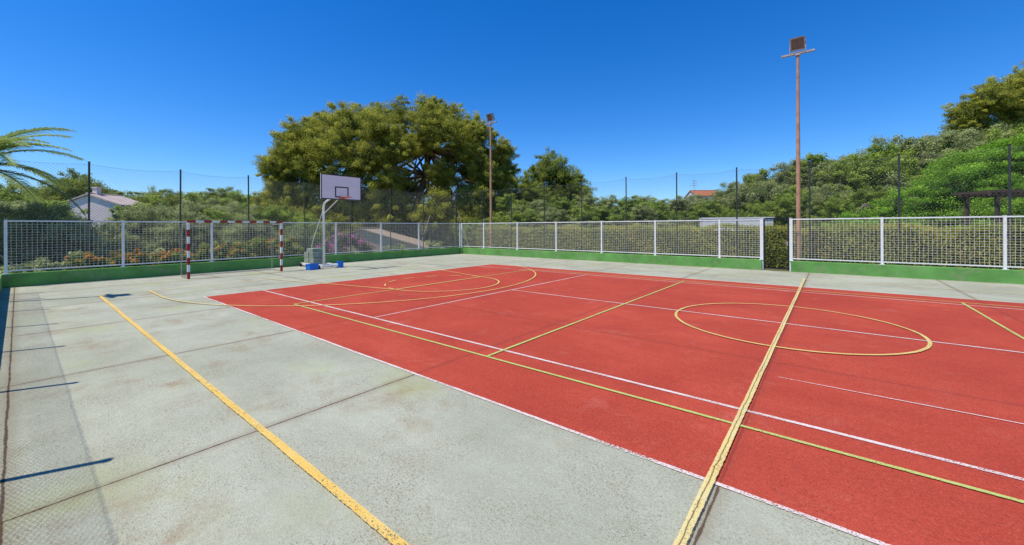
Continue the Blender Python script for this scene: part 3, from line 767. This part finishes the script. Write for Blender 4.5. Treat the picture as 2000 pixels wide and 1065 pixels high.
for i in range(150):
    t = rng.uniform(-1.7, 1.9); d = rng.uniform(62, 90); p = S(t*d, d); z = tz(p.x, p.y); h = rng.uniform(3, 5.5) 
    if t > .1 and t < .6: h *= .75
    lst.append(((p.x, p.y, z+h*.4), (rng.uniform(3,5), rng.uniform(3,5), h*.6)))
o = link(bpy.data.objects.new('distant_wood', crown('distant_wood', lst, M['f_green'], nsub=14, leaves=80, lsize=.5, aspect=.6, core=.8)))
meta(o, 'distant low wood of mixed evergreen trees', 'wood', kind='stuff')

# palm
def palm(base, zc, label):
    E = empty('palm_tree', base, label, 'palm tree')
    hgt = zc-base.z; g = MB(); n = 40; pts = []; rad = []
    for i in range(n+1): pts.append((0,0,hgt*i/n)); rad.append(.24+(.03 if i % 2 else 0)+.05*(i/n > .85))
    g.tube(pts, rad, 12); part('trunk', g, M['bark2'], E)
    g = MB(); V = []; F = []; T = []
    for k in range(27):
        az = k*2.399+.9; el = math.radians(random.uniform(-12, 66)); L = random.uniform(3.1, 4.0)
        h = Vector((math.cos(az), math.sin(az), 0)); pts = []; p = Vector((0,0,hgt)); e = el
        m = 22
        for i in range(m+1):
            pts.append(p.copy()); p = p+(h*math.cos(e)+Vector((0,0,math.sin(e))))*(L/m); e -= math.radians(random.uniform(2.4, 3.8))
        g.tube(pts, [.028*(1-.85*i/m)+.004 for i in range(m+1)], 5)
        side = h.cross(Vector((0,0,1)))
        tc = random.uniform(.25, .8)
        for i in range(4*m):
            f = (i+.5)/(4*m)
            if f < .10: continue
            j = min(m-1, int(f*m)); q = pts[j].lerp(pts[j+1], f*m-j); dr = (pts[j+1]-pts[j]).normalized()
            ln = .46*math.sin(math.pi*min(1, f*.85+.12))**.6+.10
            for sgn in (-1, 1):
                dd = (side*sgn*.8+dr*.65+Vector((0,0,random.uniform(.0,.28)))).normalized()
                t1 = q+dd*ln*.55; t2 = q+dd*ln+Vector((0,0,-.12*ln-.05))
                wv = dr*.022; b = len(V)
                V += [q-wv, q+wv, t1+wv, t1-wv, t2]; F += [(b, b+1, b+2, b+3), (b+3, b+2, b+4)]; T += [tc+random.uniform(-.2,.2)]*2
    fr = part('rachis', g, M['f_palm'], E)
    me = bpy.data.meshes.new('frond'); me.from_pydata(V, [], F); me.materials.append(M['f_palm'])
    at = me.attributes.new('tint', 'FLOAT', 'FACE'); at.data.foreach_set('value', np.clip(np.array(T, dtype=np.float32), 0, 1))
    o = link(bpy.data.objects.new('fronds', me)); o.parent = E
pb = S(-1.375*16.0, 16.0); pb.z = tz(pb.x, pb.y)-.1
palm(pb, 4.3, 'palm tree with arching feathery fronds above the fence')

# ------------------------------------------------------------------ buildings
def house(c, L, Wd, z0, ze, zr, rot, wallm, roofm, label, chimney=True):
    c = Vector((c.x, c.y, z0)); E = empty('house', c, label, 'house'); E.rotation_euler = (0,0,rot)
    he = ze-z0; hr = zr-z0; a, b = L/2, Wd/2
    g = MB(); g.add([(-a,-b,0),(a,-b,0),(a,b,0),(-a,b,0),(-a,-b,he),(a,-b,he),(a,b,he),(-a,b,he),(-a,0,hr-.02),(a,0,hr-.02)],
        [(0,1,5,4),(2,3,7,6),(1,2,6,9,5),(3,0,4,8,7),(0,3,2,1)])
    part('wall', g, wallm, E)
    g = MB(); ov = .12; sl = (hr-he)/b
    for s_ in (-1, 1):
        y1 = s_*(b+ov); z1 = he-ov*sl
        vs = [(-a-ov,0,hr+.02),(a+ov,0,hr+.02),(a+ov,y1,z1+.02),(-a-ov,y1,z1+.02),(-a-ov,0,hr+.12),(a+ov,0,hr+.12),(a+ov,y1,z1+.12),(-a-ov,y1,z1+.12)]
        g.add(vs, [(4,5,6,7),(0,3,2,1),(3,7,6,2),(0,4,7,3),(1,2,6,5)])
    g.bar((-a-ov,0,hr+.13),(a+ov,0,hr+.13),.2,.12,n=8)
    rf = part('roof', g, roofm, E)
    if chimney:
        g = MB(); g.box((a*.5, 0, hr+.25), (.35,.35,.7)); g.box((a*.5, 0, hr+.63), (.45,.45,.08)); part('chimney', g, wallm, rf)
    for s_ in (-1, 1):
        for xx in (-a*.5, a*.45):
            g = MB(); g.box((xx, s_*(b+.01), he*.55), (min(1.1, L*.25), .06, 1.2)); w = part('window', g, M['window'], E)
            g = MB()
            hw = min(1.1, L*.25)/2+.05
            for q in (-hw, hw): g.box((xx+q, s_*(b+.02), he*.55), (.09,.1,1.3))
            for q in (-.65,.65): g.box((xx, s_*(b+.02), he*.55+q), (2*hw-.1,.1,.09))
            part('frame', g, M['whitepaint'], w)
    return E
yaw = math.atan2(.6252, .7805)
house(S(-11.0, 31.0), 6.0, 11.5, -2.6, -.1, 1.62, yaw+math.radians(-84), M['stuccot'], M['rooftan'], 'low tan house with weathered tan tiled gable roof', False)
house(S(-32.9, 32), 2.4, 5.2, -2.6, 3.6, 4.45, yaw+math.radians(-92), M['stucco'], M['roofpale'], 'small pale pink stucco house among olive trees', True)
house(S(34.8, 72), 4.6, 5, -.2, 7.1, 8.2, yaw, M['stuccow'], M['roofred'], 'distant white house with a terracotta tiled roof', False)
c = S(14.3, 25.5); E = empty('flat_roofed_building', c, 'low white flat-roofed building behind the hedge', 'building'); E.rotation_euler = (0,0,yaw-.35)
g = MB(); g.box((0,0,1.1), (3.8, 2.4, 2.3)); part('wall', g, M['stuccow'], E)
g = MB(); g.box((0,0,2.30), (3.9, 2.5, .1)); part('roof', g, M['stuccow'], E)
g = MB(); g.box((1.2,-1.21,1.3), (.9,.05,.9)); part('window', g, M['window'], E)
c = S(.4605*66, 66); E = empty('television_aerial', c, 'thin rooftop television aerial mast with short crossbars', 'aerial')
g = MB(); g.bar((0,0,0), (0,0,9.6), .07, .07, n=6); part('mast', g, M['galv'], E)
g = MB()
for z, w in ((9.4,1.0),(9.0,.8),(8.6,1.2)): g.bar(S(-w/2,0,z), S(w/2,0,z), .05, .05)
part('crossbar', g, M['galv'], E)
c = S(1.27*15.6, 15.6); E = empty('pergola', c, 'dark timber pergola with a slatted sloping roof', 'pergola'); E.rotation_euler = (0,0,yaw)
for sx in (-1.3, 1.3):
    for sy in (-.5, .5):
        g = MB(); g.box((sx, sy, 1.45), (.1,.1,2.95)); part('post', g, M['wood'], E)
g = MB()
for sy in (-.5, .5): g.box((0, sy, 2.99), (3.2,.1,.11))
for i in range(14): g.box((-1.55+i*.238, 0, 3.09), (.05, 1.7, .08))
part('roof', g, M['wood'], E)

# ------------------------------------------------------------------ light, sky, camera
sun_az = Vector((-.427, -.904)); el = math.radians(66)
sd = Vector((sun_az.x*math.cos(el), sun_az.y*math.cos(el), math.sin(el)))
ld = bpy.data.lights.new('sun', 'SUN'); ld.energy = 4.7; ld.angle = math.radians(.55); ld.color = (1, .945, .84)
lo = link(bpy.data.objects.new('sun', ld)); lo.rotation_euler = (-sd).to_track_quat('-Z', 'Y').to_euler(); lo.location = (0,0,30)
w = bpy.data.worlds.new('World'); scene.world = w; w.use_nodes = True; nt = w.node_tree; nt.nodes.clear()
sky = nt.nodes.new('ShaderNodeTexSky'); sky.sky_type = 'NISHITA'; sky.sun_disc = False
sky.sun_elevation = el; sky.sun_rotation = math.atan2(sun_az.x, sun_az.y); sky.air_density = 1.0; sky.dust_density = .2; sky.ozone_density = 3.5
hs = nt.nodes.new('ShaderNodeHueSaturation'); hs.inputs['Saturation'].default_value = 1.4; hs.inputs['Value'].default_value = 1.0
tn = nt.nodes.new('ShaderNodeMix'); tn.data_type = 'RGBA'; tn.blend_type = 'MULTIPLY'; tn.inputs[0].default_value = 1; tn.inputs[7].default_value = (.70, .92, 1.22, 1)
bg = nt.nodes.new('ShaderNodeBackground'); bg.inputs[1].default_value = .14; ou = nt.nodes.new('ShaderNodeOutputWorld')
nt.links.new(sky.outputs[0], hs.inputs['Color']); nt.links.new(hs.outputs[0], tn.inputs[6]); nt.links.new(tn.outputs[2], bg.inputs[0]); nt.links.new(bg.outputs[0], ou.inputs[0])

cd = bpy.data.cameras.new('camera'); co = link(bpy.data.objects.new('camera', cd))
cd.sensor_width = 36; cd.lens = 36*773/2000; cd.shift_y = -.0443; cd.clip_start = .05; cd.clip_end = 5000
R = Matrix.Rotation(math.radians(38.7), 4, 'Z') @ Matrix.Rotation(math.radians(90), 4, 'X') @ Matrix.Rotation(math.radians(-.25), 4, 'Z')
co.matrix_world = Matrix.Translation((0, 0, H0)) @ R
scene.camera = co
scene.view_settings.view_transform = 'Standard'; scene.view_settings.look = 'None'; scene.view_settings.exposure = 0
